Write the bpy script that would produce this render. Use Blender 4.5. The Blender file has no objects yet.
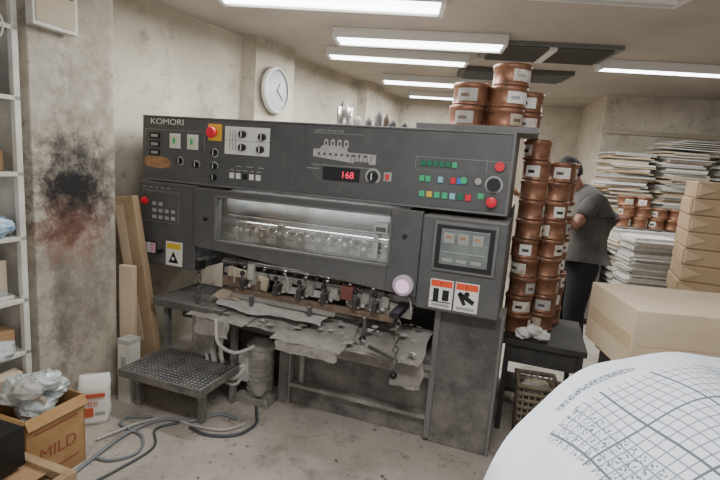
import bpy, math, random
from mathutils import Vector, Matrix, Euler
random.seed(7)
COL=bpy.context.scene.collection
# ------------------------------------------------------------ materials
def lin(c):
    c=c/255.0
    return c/12.92 if c<=0.04045 else ((c+0.055)/1.055)**2.4
def rgb(c): return (lin(c[0]),lin(c[1]),lin(c[2]),1)
MATS={}
def mat(name,c,rough=0.6,metal=0.0,c2=None,scale=6.0,thr=(0.35,0.65),bump=0.0,bscale=60,emit=0,spec=0.5,c3=None,scale3=30,f3=0.4,dust=0.0,dustz=0.9,c4=None,scale4=50,f4=0.5):
    if name in MATS: return MATS[name]
    m=bpy.data.materials.new(name);m.use_nodes=True
    nt=m.node_tree;N=nt.nodes;L=nt.links
    b=N['Principled BSDF']
    b.inputs['Roughness'].default_value=rough
    b.inputs['Metallic'].default_value=metal
    b.inputs['Specular IOR Level'].default_value=spec
    b.inputs['Base Color'].default_value=rgb(c)
    geo=N.new('ShaderNodeNewGeometry')
    col=None
    def over(col,cc,sc,ff,lo=0.52,hi=0.68):
        n3=N.new('ShaderNodeTexNoise');n3.inputs['Scale'].default_value=sc;n3.inputs['Detail'].default_value=7;n3.inputs['Roughness'].default_value=0.72
        L.new(geo.outputs['Position'],n3.inputs['Vector'])
        r3=N.new('ShaderNodeMapRange');r3.inputs['From Min'].default_value=lo;r3.inputs['From Max'].default_value=hi;r3.inputs['To Max'].default_value=ff
        L.new(n3.outputs['Fac'],r3.inputs['Value'])
        m3=N.new('ShaderNodeMix');m3.data_type='RGBA';m3.inputs[7].default_value=rgb(cc)
        L.new(r3.outputs['Result'],m3.inputs[0]);L.new(col,m3.inputs[6]);return m3.outputs[2]
    if c2 is not None:
        n=N.new('ShaderNodeTexNoise');n.inputs['Scale'].default_value=scale;n.inputs['Detail'].default_value=8;n.inputs['Roughness'].default_value=0.62
        L.new(geo.outputs['Position'],n.inputs['Vector'])
        r=N.new('ShaderNodeMapRange');r.inputs['From Min'].default_value=thr[0];r.inputs['From Max'].default_value=thr[1]
        L.new(n.outputs['Fac'],r.inputs['Value'])
        mx=N.new('ShaderNodeMix');mx.data_type='RGBA'
        mx.inputs[6].default_value=rgb(c);mx.inputs[7].default_value=rgb(c2)
        L.new(r.outputs['Result'],mx.inputs[0]);col=mx.outputs[2]
        if c3 is not None: col=over(col,c3,scale3,f3)
        if c4 is not None: col=over(col,c4,scale4,f4,0.58,0.66)
        if dust>0:
            sp=N.new('ShaderNodeSeparateXYZ');L.new(geo.outputs['Position'],sp.inputs[0])
            sn=N.new('ShaderNodeSeparateXYZ');L.new(geo.outputs['Normal'],sn.inputs[0])
            rz=N.new('ShaderNodeMapRange');rz.inputs['From Min'].default_value=dustz;rz.inputs['From Max'].default_value=0.0;rz.inputs['To Max'].default_value=0.8;L.new(sp.outputs[2],rz.inputs['Value'])
            ru=N.new('ShaderNodeMapRange');ru.inputs['From Min'].default_value=0.3;ru.inputs['From Max'].default_value=0.9;ru.inputs['To Max'].default_value=0.8;L.new(sn.outputs[2],ru.inputs['Value'])
            nn=N.new('ShaderNodeTexNoise');nn.inputs['Scale'].default_value=7;nn.inputs['Detail'].default_value=10;nn.inputs['Roughness'].default_value=0.75;L.new(geo.outputs['Position'],nn.inputs['Vector'])
            rn=N.new('ShaderNodeMapRange');rn.inputs['From Min'].default_value=0.32;rn.inputs['From Max'].default_value=0.66;L.new(nn.outputs['Fac'],rn.inputs['Value'])
            mz=N.new('ShaderNodeMath');mz.operation='MULTIPLY';L.new(rz.outputs[0],mz.inputs[0]);L.new(rn.outputs[0],mz.inputs[1])
            mm=N.new('ShaderNodeMath');mm.operation='MAXIMUM';L.new(mz.outputs[0],mm.inputs[0]);L.new(ru.outputs[0],mm.inputs[1])
            ms=N.new('ShaderNodeMath');ms.operation='MULTIPLY';ms.inputs[1].default_value=dust;ms.use_clamp=True;L.new(mm.outputs[0],ms.inputs[0])
            md=N.new('ShaderNodeMix');md.data_type='RGBA';md.inputs[7].default_value=rgb((156,149,140))
            L.new(ms.outputs[0],md.inputs[0]);L.new(col,md.inputs[6]);col=md.outputs[2]
        L.new(col,b.inputs['Base Color'])
    if bump>0:
        n=N.new('ShaderNodeTexNoise');n.inputs['Scale'].default_value=bscale;n.inputs['Detail'].default_value=5
        L.new(geo.outputs['Position'],n.inputs['Vector'])
        bp=N.new('ShaderNodeBump');bp.inputs['Strength'].default_value=bump;bp.inputs['Distance'].default_value=0.01
        L.new(n.outputs['Fac'],bp.inputs['Height']);L.new(bp.outputs[0],b.inputs['Normal'])
    if emit>0:
        b.inputs['Emission Color'].default_value=rgb(c);b.inputs['Emission Strength'].default_value=emit
    MATS[name]=m;return m

M_wall=mat('wall_plaster',(198,190,174),0.88,c2=(170,161,145),scale=1.8,thr=(0.35,0.68),bump=0.2,bscale=9,c3=(124,115,102),scale3=3.5,f3=0.5,c4=(102,94,84),scale4=14,f4=0.28)
M_ceil=mat('ceiling_board',(182,174,164),0.9,c2=(162,154,144),scale=1.2,bump=0.1,bscale=60)
M_floor=mat('dusty_concrete',(184,174,164),0.88,c2=(150,141,132),scale=1.7,thr=(0.32,0.68),bump=0.25,bscale=25,c3=(84,75,68),scale3=4.2,f3=0.6,c4=(60,54,50),scale4=20,f4=0.5)
M_grey=mat('press_grey_paint',(86,86,87),0.52,c2=(77,77,78),scale=5,bump=0.03,bscale=200,c3=(112,109,104),scale3=11,f3=0.3,dust=0.65,dustz=1.1)
M_grey2=mat('press_grey_light',(112,111,110),0.55,c2=(98,97,96),scale=7,dust=0.5)
M_dark=mat('press_dark_frame',(66,66,66),0.68,c2=(78,76,74),scale=8,thr=(0.45,0.7),c3=(120,114,106),scale3=10,f3=0.45,dust=1.0,dustz=0.9)
M_black=mat('black_plastic',(22,22,24),0.4)
M_blackm=mat('interior_dark',(40,40,40),0.8,c2=(60,57,54),scale=20,dust=0.5)
M_dust=mat('dusty_metal',(154,149,142),0.9,c2=(118,113,107),scale=7,bump=0.25,bscale=40,c3=(186,180,171),scale3=14,f3=0.65,c4=(80,75,71),scale4=26,f4=0.5)
M_steel=mat('steel',(200,200,197),0.3,metal=0.9,c2=(140,137,132),scale=20)
M_chrome=mat('chrome',(230,230,230),0.18,metal=0.95)
M_blanket=mat('roller_blanket',(150,152,152),0.45,c2=(120,120,118),scale=12)
M_rust=mat('rusty_wood',(126,106,90),0.85,c2=(94,78,66),scale=18,bump=0.3)
M_white=mat('white_plastic',(222,222,216),0.45)
M_label=mat('white_label',(226,223,216),0.6)
M_line=mat('panel_print',(158,160,158),0.6)
M_red=mat('red_button',(205,32,50),0.3,emit=0.15)
M_redled=mat('red_led',(255,40,90),0.3,emit=1.2)
M_grn=mat('green_button',(60,165,115),0.35,emit=0.1)
M_dgrn=mat('dark_green_button',(26,110,78),0.35)
M_blue=mat('blue_button',(60,110,180),0.35,emit=0.1)
M_cyan=mat('cyan_button',(130,190,205),0.35)
M_yel=mat('yellow_plate',(220,185,60),0.5)
M_pale=mat('pale_green_cap',(205,216,188),0.4)
M_pink=mat('pink_switch',(225,170,190),0.4)
M_orange=mat('orange_label',(228,84,44),0.5)
M_tape=mat('brown_tape',(176,136,98),0.6,c2=(140,100,68),scale=25)
M_copper=mat('copper_can',(158,112,86),0.42,metal=0.45,c2=(124,84,64),scale=9,c3=(78,64,56),scale3=14,f3=0.8,dust=0.45,dustz=0.0,c4=(196,160,136),scale4=26,f4=0.45)
M_copperd=mat('copper_lid',(140,98,78),0.55,metal=0.3,c2=(106,74,60),scale=20)
M_kraft=mat('kraft_paper',(176,150,120),0.75,c2=(162,136,106),scale=5,bump=0.15,bscale=12)
M_kraftl=mat('kraft_paper_pale',(206,186,160),0.7,c2=(194,173,146),scale=4,bump=0.12,bscale=9)
M_kraftf=mat('kraft_fold',(188,164,132),0.7)
M_card=mat('cardboard',(166,134,98),0.8,c2=(150,118,84),scale=6)
M_paper=mat('paper_white',(218,216,211),0.7,c2=(200,197,191),scale=20)
M_paperg=mat('paper_grey',(180,178,174),0.75,c2=(160,156,150),scale=20)
M_paperb=mat('paper_beige',(186,172,150),0.75)
M_labw=mat('worn_label',(216,210,200),0.7,c2=(170,150,132),scale=22,thr=(0.45,0.65))
M_wood=mat('wood_board',(174,148,116),0.7,c2=(148,122,92),scale=10,bump=0.1)
M_shelf=mat('shelf_enamel',(216,212,203),0.55,c2=(192,187,176),scale=8)
M_plast=mat('clear_plastic_bag',(205,211,210),0.25,c2=(158,166,164),scale=14)
M_bluep=mat('blue_plastic',(130,170,205),0.35,c2=(180,200,218),scale=14)
M_cab=mat('cable_grey',(118,121,124),0.5)
M_cab2=mat('cable_dark',(72,74,78),0.5)
M_hose=mat('hose_pale',(172,169,163),0.5)
M_hous=mat('fixture_enamel',(212,210,205),0.5)
M_tube=mat('fluorescent_tube',(246,250,255),0.3,emit=9)
M_grille=mat('vent_grille',(88,84,78),0.7)
M_skin=mat('skin',(140,100,80),0.55)
M_hair=mat('hair_black',(24,21,20),0.8)
M_shirt=mat('tshirt_grey',(96,92,88),0.9,c2=(60,58,58),scale=6,thr=(0.3,0.7))
M_pants=mat('trousers_black',(24,24,27),0.9)
M_shoe=mat('shoe_dark',(34,32,32),0.6)
M_eye=mat('eye_white',(220,215,210),0.3)
def tread():
    m=bpy.data.materials.new('checker_tread_plate');m.use_nodes=True
    nt=m.node_tree;N=nt.nodes;L=nt.links;b=N['Principled BSDF']
    g=N.new('ShaderNodeTexCoord')
    v=N.new('ShaderNodeTexVoronoi');v.inputs['Scale'].default_value=36;v.inputs['Randomness'].default_value=0.1
    L.new(g.outputs['Object'],v.inputs['Vector'])
    r=N.new('ShaderNodeMapRange');r.inputs['From Min'].default_value=0.28;r.inputs['From Max'].default_value=0.5;r.inputs['To Min'].default_value=1;r.inputs['To Max'].default_value=0
    L.new(v.outputs['Distance'],r.inputs['Value'])
    mx=N.new('ShaderNodeMix');mx.data_type='RGBA';mx.inputs[6].default_value=rgb((56,57,58));mx.inputs[7].default_value=rgb((160,158,154))
    L.new(r.outputs[0],mx.inputs[0])
    n=N.new('ShaderNodeTexNoise');n.inputs['Scale'].default_value=6;n.inputs['Detail'].default_value=8;L.new(g.outputs['Object'],n.inputs['Vector'])
    r2=N.new('ShaderNodeMapRange');r2.inputs['From Min'].default_value=0.4;r2.inputs['From Max'].default_value=0.7;r2.inputs['To Max'].default_value=0.6;L.new(n.outputs['Fac'],r2.inputs['Value'])
    m2=N.new('ShaderNodeMix');m2.data_type='RGBA';m2.inputs[7].default_value=rgb((140,136,130));L.new(mx.outputs[2],m2.inputs[6]);L.new(r2.outputs[0],m2.inputs[0])
    L.new(m2.outputs[2],b.inputs['Base Color'])
    bp=N.new('ShaderNodeBump');bp.inputs['Strength'].default_value=0.6;bp.inputs['Distance'].default_value=0.004
    L.new(r.outputs[0],bp.inputs['Height']);L.new(bp.outputs[0],b.inputs['Normal'])
    b.inputs['Roughness'].default_value=0.6
    return m
M_tread=tread()
def glassmat():
    m=bpy.data.materials.new('acrylic_window');m.use_nodes=True
    nt=m.node_tree;N=nt.nodes;L=nt.links;N.clear()
    o=N.new('ShaderNodeOutputMaterial');t=N.new('ShaderNodeBsdfTransparent');g=N.new('ShaderNodeBsdfGlossy');g.inputs['Roughness'].default_value=0.08
    t.inputs[0].default_value=(0.9,0.92,0.9,1)
    df=N.new('ShaderNodeBsdfDiffuse');df.inputs[0].default_value=(0.45,0.45,0.43,1)
    geo=N.new('ShaderNodeNewGeometry');n=N.new('ShaderNodeTexNoise');n.inputs['Scale'].default_value=5;n.inputs['Detail'].default_value=8;L.new(geo.outputs['Position'],n.inputs['Vector'])
    r=N.new('ShaderNodeMapRange');r.inputs['From Min'].default_value=0.35;r.inputs['From Max'].default_value=0.7;r.inputs['To Min'].default_value=0.06;r.inputs['To Max'].default_value=0.34;L.new(n.outputs['Fac'],r.inputs['Value'])
    m1=N.new('ShaderNodeMixShader');L.new(r.outputs[0],m1.inputs[0]);L.new(t.outputs[0],m1.inputs[1]);L.new(df.outputs[0],m1.inputs[2])
    mx=N.new('ShaderNodeMixShader');mx.inputs[0].default_value=0.2
    L.new(m1.outputs[0],mx.inputs[1]);L.new(g.outputs[0],mx.inputs[2]);L.new(mx.outputs[0],o.inputs[0])
    return m
M_glass=glassmat()
def stained():
    m=M_wall.copy();m.name='stained_plaster';nt=m.node_tree;N=nt.nodes;L=nt.links
    b=N['Principled BSDF'];src=b.inputs['Base Color'].links[0].from_socket
    geo=N.new('ShaderNodeNewGeometry')
    n=N.new('ShaderNodeTexNoise');n.inputs['Scale'].default_value=10;n.inputs['Detail'].default_value=10;n.inputs['Roughness'].default_value=0.78
    L.new(geo.outputs['Position'],n.inputs['Vector'])
    def blob(center,rad,col,strength,src,soft=0.6):
        d=N.new('ShaderNodeVectorMath');d.operation='SUBTRACT';d.inputs[1].default_value=center
        L.new(geo.outputs['Position'],d.inputs[0])
        s=N.new('ShaderNodeVectorMath');s.operation='MULTIPLY';s.inputs[1].default_value=(1/rad[0],1/rad[0],1/rad[1]);L.new(d.outputs[0],s.inputs[0])
        l=N.new('ShaderNodeVectorMath');l.operation='LENGTH';L.new(s.outputs[0],l.inputs[0])
        a=N.new('ShaderNodeMath');a.operation='MULTIPLY_ADD';a.inputs[1].default_value=3.6;a.inputs[2].default_value=-1.8;L.new(n.outputs['Fac'],a.inputs[0])
        ad=N.new('ShaderNodeMath');ad.operation='ADD';L.new(a.outputs[0],ad.inputs[0]);L.new(l.outputs['Value'],ad.inputs[1])
        r=N.new('ShaderNodeMapRange');r.inputs['From Min'].default_value=1-soft;r.inputs['From Max'].default_value=1+soft*0.6;r.inputs['To Min'].default_value=strength;r.inputs['To Max'].default_value=0
        L.new(ad.outputs[0],r.inputs['Value'])
        mx=N.new('ShaderNodeMix');mx.data_type='RGBA';mx.inputs[7].default_value=rgb(col)
        L.new(r.outputs[0],mx.inputs[0]);L.new(src,mx.inputs[6]);return mx.outputs[2]
    s=blob((-1.59,2.64,1.28),(0.30,0.66),(94,86,78),0.8,src,0.95)
    s=blob((-1.57,2.74,2.2),(0.12,0.5),(130,122,108),0.5,s,0.9)
    s=blob((-1.52,2.84,1.6),(0.07,1.3),(124,115,102),0.6,s,0.9)
    s=blob((-1.60,2.62,0.80),(0.15,0.6),(116,106,94),0.65,s,0.9)
    s=blob((-1.62,2.55,0.85),(0.05,0.5),(84,76,68),0.6,s,0.9)
    s=blob((-1.60,2.62,1.16),(0.19,0.21),(138,100,84),0.85,s,0.6)
    s=blob((-1.60,2.61,1.15),(0.10,0.11),(96,60,48),0.65,s,0.6)
    s=blob((-1.59,2.64,1.34),(0.23,0.22),(26,24,23),1.0,s,0.75)
    L.new(s,b.inputs['Base Color']);return m
M_stain=stained()

# ------------------------------------------------------------ mesh builder
class MB:
    def __init__(s): s.v=[];s.f=[];s.m=[];s.sm=[];s.mats=[];s.T=Matrix.Identity(4)
    def mi(s,m):
        if m not in s.mats: s.mats.append(m)
        return s.mats.index(m)
    def add(s,vs,fs,m,smooth=False):
        o=len(s.v);k=s.mi(m)
        for v in vs: s.v.append(tuple(s.T@Vector(v)))
        for f in fs: s.f.append([i+o for i in f]);s.m.append(k);s.sm.append(smooth)
    def b(s,x0,x1,y0,y1,z0,z1,m,rot=None,piv=None):
        vs=[(x,y,z) for z in (z0,z1) for y in (y0,y1) for x in (x0,x1)]
        if rot is not None:
            c=Vector(piv) if piv else Vector(((x0+x1)/2,(y0+y1)/2,(z0+z1)/2));R=Euler(rot).to_matrix()
            vs=[tuple(R@(Vector(v)-c)+c) for v in vs]
        s.add(vs,[(0,2,3,1),(4,5,7,6),(0,1,5,4),(2,6,7,3),(0,4,6,2),(1,3,7,5)],m)
    def prism(s,poly,y0,y1,m):
        n=len(poly);vs=[(p[0],y0,p[1]) for p in poly]+[(p[0],y1,p[1]) for p in poly]
        fs=[list(range(n)),list(range(2*n-1,n-1,-1))]+[(i,i+n,(i+1)%n+n,(i+1)%n) for i in range(n)]
        s.add(vs,fs,m)
    def prismz(s,poly,z0,z1,m):
        n=len(poly);vs=[(p[0],p[1],z0) for p in poly]+[(p[0],p[1],z1) for p in poly]
        fs=[list(range(n))[::-1],list(range(n,2*n))]+[(i,(i+1)%n,(i+1)%n+n,i+n) for i in range(n)]
        s.add(vs,fs,m)
    def lathe(s,c,prof,m,axis='z',seg=24,a0=0,a1=2*math.pi,caps=True):
        full=abs(a1-a0-2*math.pi)<1e-4;n=seg if full else seg+1
        def P(r,h,a):
            u=r*math.cos(a);w=r*math.sin(a)
            if axis=='z': return (c[0]+u,c[1]+w,c[2]+h)
            if axis=='y': return (c[0]+u,c[1]+h,c[2]+w)
            return (c[0]+h,c[1]+u,c[2]+w)
        vs=[];fs=[]
        for r,h in prof:
            for i in range(n): vs.append(P(r,h,a0+(a1-a0)*i/seg))
        for j in range(len(prof)-1):
            for i in range(seg):
                k=(i+1)%n
                fs.append((j*n+i,j*n+k,(j+1)*n+k,(j+1)*n+i))
        s.add(vs,fs,m,True)
        if full and caps:
            for j in (0,len(prof)-1):
                if prof[j][0]>1e-5:
                    s.add([P(prof[j][0],prof[j][1],2*math.pi*i/seg) for i in range(seg)],[list(range(seg))],m)
    def cyl(s,c,r,h,m,axis='z',seg=20,r2=None): s.lathe(c,[(r,0),(r if r2 is None else r2,h)],m,axis,seg)
    def tube(s,pts,r,m,seg=8,sub=6,closed=False):
        P=[Vector(p) for p in pts]
        if sub>1:
            Q=[];n=len(P);rng=range(n if closed else n-1)
            for i in rng:
                if closed: a,b_,c,d=P[i-1],P[i],P[(i+1)%n],P[(i+2)%n]
                else: a,b_,c,d=P[max(i-1,0)],P[i],P[i+1],P[min(i+2,n-1)]
                for k in range(sub):
                    t=k/sub
                    Q.append(0.5*((2*b_)+(c-a)*t+(2*a-5*b_+4*c-d)*t*t+(3*b_-a-3*c+d)*t**3))
            if not closed: Q.append(P[-1])
            P=Q
        n=len(P);vs=[];fs=[];up=Vector((0,0,1))
        for i in range(n):
            if closed: d=(P[(i+1)%n]-P[i-1])
            else: d=P[min(i+1,n-1)]-P[max(i-1,0)]
            d.normalize()
            a=d.cross(up)
            if a.length<0.05: a=d.cross(Vector((1,0,0)))
            a.normalize();b_=d.cross(a)
            for k in range(seg):
                t=2*math.pi*k/seg;vs.append(tuple(P[i]+a*math.cos(t)*r+b_*math.sin(t)*r))
        for i in range(n if closed else n-1):
            j=(i+1)%n
            for k in range(seg):
                l=(k+1)%seg;fs.append((i*seg+k,i*seg+l,j*seg+l,j*seg+k))
        if not closed: fs+= [list(range(seg))[::-1],[(n-1)*seg+k for k in range(seg)]]
        s.add(vs,fs,m,True)
    def ball(s,c,r,m,seg=16,rings=10,jit=0.0):
        vs=[];fs=[]
        r=r if isinstance(r,(tuple,list)) else (r,r,r)
        for j in range(rings+1):
            t=math.pi*j/rings
            for i in range(seg):
                a=2*math.pi*i/seg;k=1+random.uniform(-jit,jit)
                vs.append((c[0]+r[0]*k*math.sin(t)*math.cos(a),c[1]+r[1]*k*math.sin(t)*math.sin(a),c[2]+r[2]*k*math.cos(t)))
        for j in range(rings):
            for i in range(seg):
                l=(i+1)%seg;fs.append((j*seg+i,(j+1)*seg+i,(j+1)*seg+l,j*seg+l))
        s.add(vs,fs,m,jit==0)
    def drape(s,x0,x1,yb,zb,yf,zf,m,nx=20,ny=10,amp=0.008,edge=0.008):
        vs=[];fs=[];ph=random.uniform(0,6)
        for j in range(ny+1):
            for i in range(nx+1):
                u=i/nx;v=j/ny
                x=x0+(x1-x0)*u;y=yb+(yf-yb)*v;z=zb+(zf-zb)*v
                z+=amp*(math.sin(u*7+ph+v*3)*0.6+0.4*math.sin(u*17+ph*2-v*5)+random.uniform(-0.18,0.18))
                if i in(0,nx): x+=edge*math.sin(v*8+ph)
                if j==ny: y+=edge*math.sin(u*9+ph*3)+random.uniform(-0.004,0.004)
                vs.append((x,y,z))
        for j in range(ny):
            for i in range(nx): k=j*(nx+1)+i;fs.append((k,k+1,k+nx+2,k+nx+1))
        s.add(vs,fs,m,True)
    def scrap(s,c,r,m):
        a=random.uniform(0,6.28);n=5
        s.add([(c[0]+r*random.uniform(0.5,1)*math.cos(a+i*6.28/n),c[1]+r*random.uniform(0.5,1)*math.sin(a+i*6.28/n),c[2]+random.uniform(0,0.35*r)) for i in range(n)],[list(range(n))],m)
    def obj(s,name,parent=None,bevel=0.0,loc=(0,0,0),rotz=0.0,rot=None,subsurf=0):
        me=bpy.data.meshes.new(name);me.from_pydata(s.v,[],s.f)
        for m in s.mats: me.materials.append(m)
        me.polygons.foreach_set('material_index',s.m);me.polygons.foreach_set('use_smooth',s.sm);me.update()
        import bmesh
        bm=bmesh.new();bm.from_mesh(me);bmesh.ops.recalc_face_normals(bm,faces=bm.faces);bm.to_mesh(me);bm.free()
        o=bpy.data.objects.new(name,me);COL.objects.link(o);o.location=loc;o.rotation_euler=rot if rot else (0,0,rotz)
        if parent: o.parent=parent
        if bevel>0:
            bv=o.modifiers.new('bevel','BEVEL');bv.width=bevel;bv.segments=2;bv.limit_method='ANGLE';bv.angle_limit=0.7
        return o
def empty(name,loc=(0,0,0),rotz=0.0):
    e=bpy.data.objects.new(name,None);COL.objects.link(e);e.location=loc;e.rotation_euler=(0,0,rotz);return e
def text(name,body,loc,size,m,parent=None,rot=(math.pi/2,0,0),sx=1.0,align='LEFT'):
    t=bpy.data.curves.new(name,'FONT');t.body=body;t.size=size;t.extrude=0.0006;t.align_x=align
    to=bpy.data.objects.new(name,t);COL.objects.link(to)
    bpy.context.view_layer.update()
    me=bpy.data.meshes.new_from_object(to.evaluated_get(bpy.context.evaluated_depsgraph_get()))
    bpy.data.objects.remove(to);me.materials.clear();me.materials.append(m)
    o=bpy.data.objects.new(name,me);COL.objects.link(o);o.location=loc;o.rotation_euler=rot;o.scale=(sx,1,1)
    if parent: o.parent=parent
    return o

# ------------------------------------------------------------ room
H=2.6
w=MB();w.b(-4.2,6.2,-0.8,9,-0.1,0,M_floor);w.obj('floor')
w=MB();w.b(-4.2,6.2,-0.8,9,H,H+0.1,M_ceil);w.obj('ceiling')
d=Vector((0.446,0.895)).normalized();nL=Vector((-d.y,d.x))
def Lw(s,off=0):
    p=Vector((-1.60,3.60))+d*s-nL*off;return (p.x,p.y)
w=MB()
w.prismz([Lw(-4.6),Lw(4.75),Lw(4.75,-0.15),Lw(-4.6,-0.15)],0,H,M_wall)
w.prismz([Lw(0.97),Lw(1.55),Lw(1.55,0.16),Lw(0.97,0.16)],0,H,M_wall)
w.prismz([Lw(3.2),Lw(3.7),Lw(3.7,0.14),Lw(3.2,0.14)],0,H,M_wall)
w.obj('wall_left')
w=MB();w.prismz([(-1.67,2.42),(-1.50,2.90),(-1.93,2.98),(-2.16,2.50)],0,H,M_stain);w.obj('wall_pilaster',bevel=0.006)
w=MB();w.prismz([(0.30,7.87),(3.25,7.45),(3.27,7.6),(0.32,8.02)],0,H,M_wall);w.obj('wall_back')
w=MB();w.prismz([(2.91,6.15),(5.6,5.75),(5.62,5.9),(3.07,6.27),(3.33,7.62),(3.21,7.62)],0,H,M_wall)
w.obj('wall_partition')
w=MB();w.b(5.6,5.75,-0.8,5.9,0,H,M_wall);w.obj('wall_right')
w=MB();w.prismz([(2.93,6.11),(5.55,5.72),(5.56,5.75),(2.93,6.15)],2.14,2.19,mat('trim_paint',(164,154,136),0.7));w.obj('trim_1')

def fixture(name,x,y,L,W,rz,lit=True,power=30):
    e=empty(name,(x,y,H),rz)
    w=MB()
    w.b(-L/2,L/2,-W/2,W/2,-0.045,-0.001,M_hous)
    w.b(-L/2,L/2,-W/2-0.012,-W/2+0.004,-0.075,-0.001,M_hous);w.b(-L/2,L/2,W/2-0.004,W/2+0.012,-0.075,-0.001,M_hous)
    w.b(-L/2,-L/2+0.03,-W/2,W/2,-0.08,-0.04,M_hous);w.b(L/2-0.03,L/2,-W/2,W/2,-0.08,-0.04,M_hous)
    w.obj('housing',e,0.003)
    w=MB()
    for yy in (-W*0.22,W*0.22): w.cyl((-L/2+0.03,yy,-0.065),0.017,L-0.06,M_tube if lit else M_white,'x',12)
    w.obj('tubes',e)
    if lit:
        ld=bpy.data.lights.new('tube_light','AREA');ld.shape='RECTANGLE';ld.size=L-0.1;ld.size_y=W*0.7;ld.energy=power;ld.color=(0.99,1.0,0.98)
        lo=bpy.data.objects.new('tube_light',ld);COL.objects.link(lo);lo.parent=e;lo.location=(0,0,-0.09)
    return e
K=1.08
fixture('fluorescent_ceiling_light',-0.30,3.15,1.42,0.28,math.radians(-4),power=42*K)
fixture('fluorescent_ceiling_light',0.35,4.02,1.34,0.28,math.radians(-6),power=38*K)
fixture('fluorescent_ceiling_light',0.22,4.68,1.30,0.22,math.radians(-4),power=32*K)
fixture('fluorescent_ceiling_light',0.72,5.90,1.20,0.3,math.radians(-5),power=34*K)
fixture('fluorescent_ceiling_light',0.98,7.0,0.9,0.2,math.radians(-6),power=16*K)
fixture('fluorescent_ceiling_light',2.66,4.36,1.40,0.14,math.radians(-5),power=26*K)
fixture('fluorescent_ceiling_light',1.20,2.66,0.80,0.28,math.radians(-2),lit=False)
fixture('fluorescent_ceiling_light',0.2,1.0,1.4,0.3,math.radians(-6),power=38*K)
e=empty('ceiling_air_conditioner',(1.42,4.20,H),math.radians(-5));w=MB()
w.b(-0.52,0.52,-0.27,0.27,-0.03,-0.001,M_grey2)
for i in range(9):
    y=-0.22+i*0.055;w.b(-0.46,0.46,y-0.012,y+0.012,-0.05,-0.028,M_grille,rot=(0.5,0,0))
w.b(-0.03,0.03,-0.24,0.24,-0.055,-0.03,M_hous)
w.obj('grille',e)
e=empty('ceiling_air_conditioner',(1.45,5.2,H),math.radians(-5));w=MB()
w.b(-0.55,0.55,-0.22,0.22,-0.04,-0.001,M_grille)
for i in range(6):
    y=-0.18+i*0.07;w.b(-0.5,0.5,y-0.01,y+0.01,-0.06,-0.038,M_grey2,rot=(0.5,0,0))
w.obj('grille',e)

px,py=Lw(1.20,0.16)
ang=math.atan2(d.y,d.x)
e=empty('wall_clock',(px,py,2.17),ang+0.10);w=MB()
w.lathe((0,0,0),[(0.200,-0.022),(0.21,-0.03),(0.21,-0.06),(0.20,-0.075),(0.185,-0.075)],M_hous,'y',40,caps=False)
w.cyl((0,-0.06,0),0.188,0.01,mat('clock_face',(160,163,164),0.3),'y',40)
for i in range(12):
    a=i*math.pi/6;w.b(0.165*math.cos(a)-0.003,0.165*math.cos(a)+0.003,-0.062,-0.06,0.165*math.sin(a)-0.006,0.165*math.sin(a)+0.006,M_line)
w.b(-0.003,0.003,-0.07,-0.063,0,0.08,M_grey2,rot=(0,0.6,0),piv=(0,-0.065,0));w.b(-0.002,0.002,-0.07,-0.063,0,0.13,M_grey2,rot=(0,2.2,0),piv=(0,-0.065,0))
w.obj('clock_body',e)

# ------------------------------------------------------------ printing press (local x right, y away, z up)
P=empty('offset_printing_press',(-1.51,3.29,0),math.radians(-19.3))
w=MB()
prof=[(0.0,1.365),(-0.004,1.38),(0.0,1.775),(0.02,1.79),(0.50,1.79),(0.50,1.365)]
vs=[(x,p[0],p[1]) for x in (0,2.39) for p in prof];n=len(prof)
w.add(vs,[list(range(n)),list(range(2*n-1,n-1,-1))]+[(i,i+n,(i+1)%n+n,(i+1)%n) for i in range(n)],M_grey)
w.b(0.0,2.395,-0.008,0.02,1.362,1.374,M_grey2)
w.b(0.0,2.395,-0.006,0.02,1.78,1.790,M_grey2)
w.b(2.385,2.40,-0.006,0.50,1.362,1.790,M_grey2)
w.b(1.212,1.216,-0.0015,0.01,1.375,1.78,M_black)
w.obj('console_body',P,0.004)
w=MB()
for z in (1.66,1.605,1.55): w.b(0.06,0.145,-0.008,0.01,z-0.02,z+0.02,M_black);w.b(0.075,0.13,-0.010,0.0,z-0.010,z+0.008,M_line)
for x in (0.27,0.41):
    w.b(x-0.042,x+0.042,-0.008,0.01,1.585,1.68,M_white);w.b(x-0.030,x+0.030,-0.016,0.0,1.60,1.665,M_pale)
    w.b(x-0.010,x+0.010,-0.018,0.0,1.615,1.65,M_grn)
w.b(0.53,0.63,-0.008,0.01,1.65,1.755,M_yel);w.cyl((0.58,-0.04,1.70),0.02,0.05,M_red,'y');w.lathe((0.58,-0.06,1.70),[(0.0,0),(0.03,0.002),(0.036,0.012),(0.033,0.024)],M_red,'y')
w.b(0.655,0.975,-0.005,0.01,1.575,1.745,M_white)
for x,z in ((0.79,1.70),(0.93,1.69),(0.79,1.62),(0.92,1.615)):
    w.cyl((x,-0.03,z),0.022,0.03,M_black,'y',16);w.b(x-0.003,x+0.003,-0.034,-0.02,z-0.018,z+0.018,M_white)
for x in (0.69,0.71,0.73): w.b(x,x+0.008,-0.0065,0,1.60,1.72,M_line)
w.b(0.655,0.975,-0.0065,0,1.657,1.661,M_line)
w.prism([(0.02,1.515),(0.06,1.525),(0.19,1.52),(0.23,1.50),(0.235,1.46),(0.16,1.445),(0.05,1.45),(0.015,1.47)],-0.005,0.005,M_tape)
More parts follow.
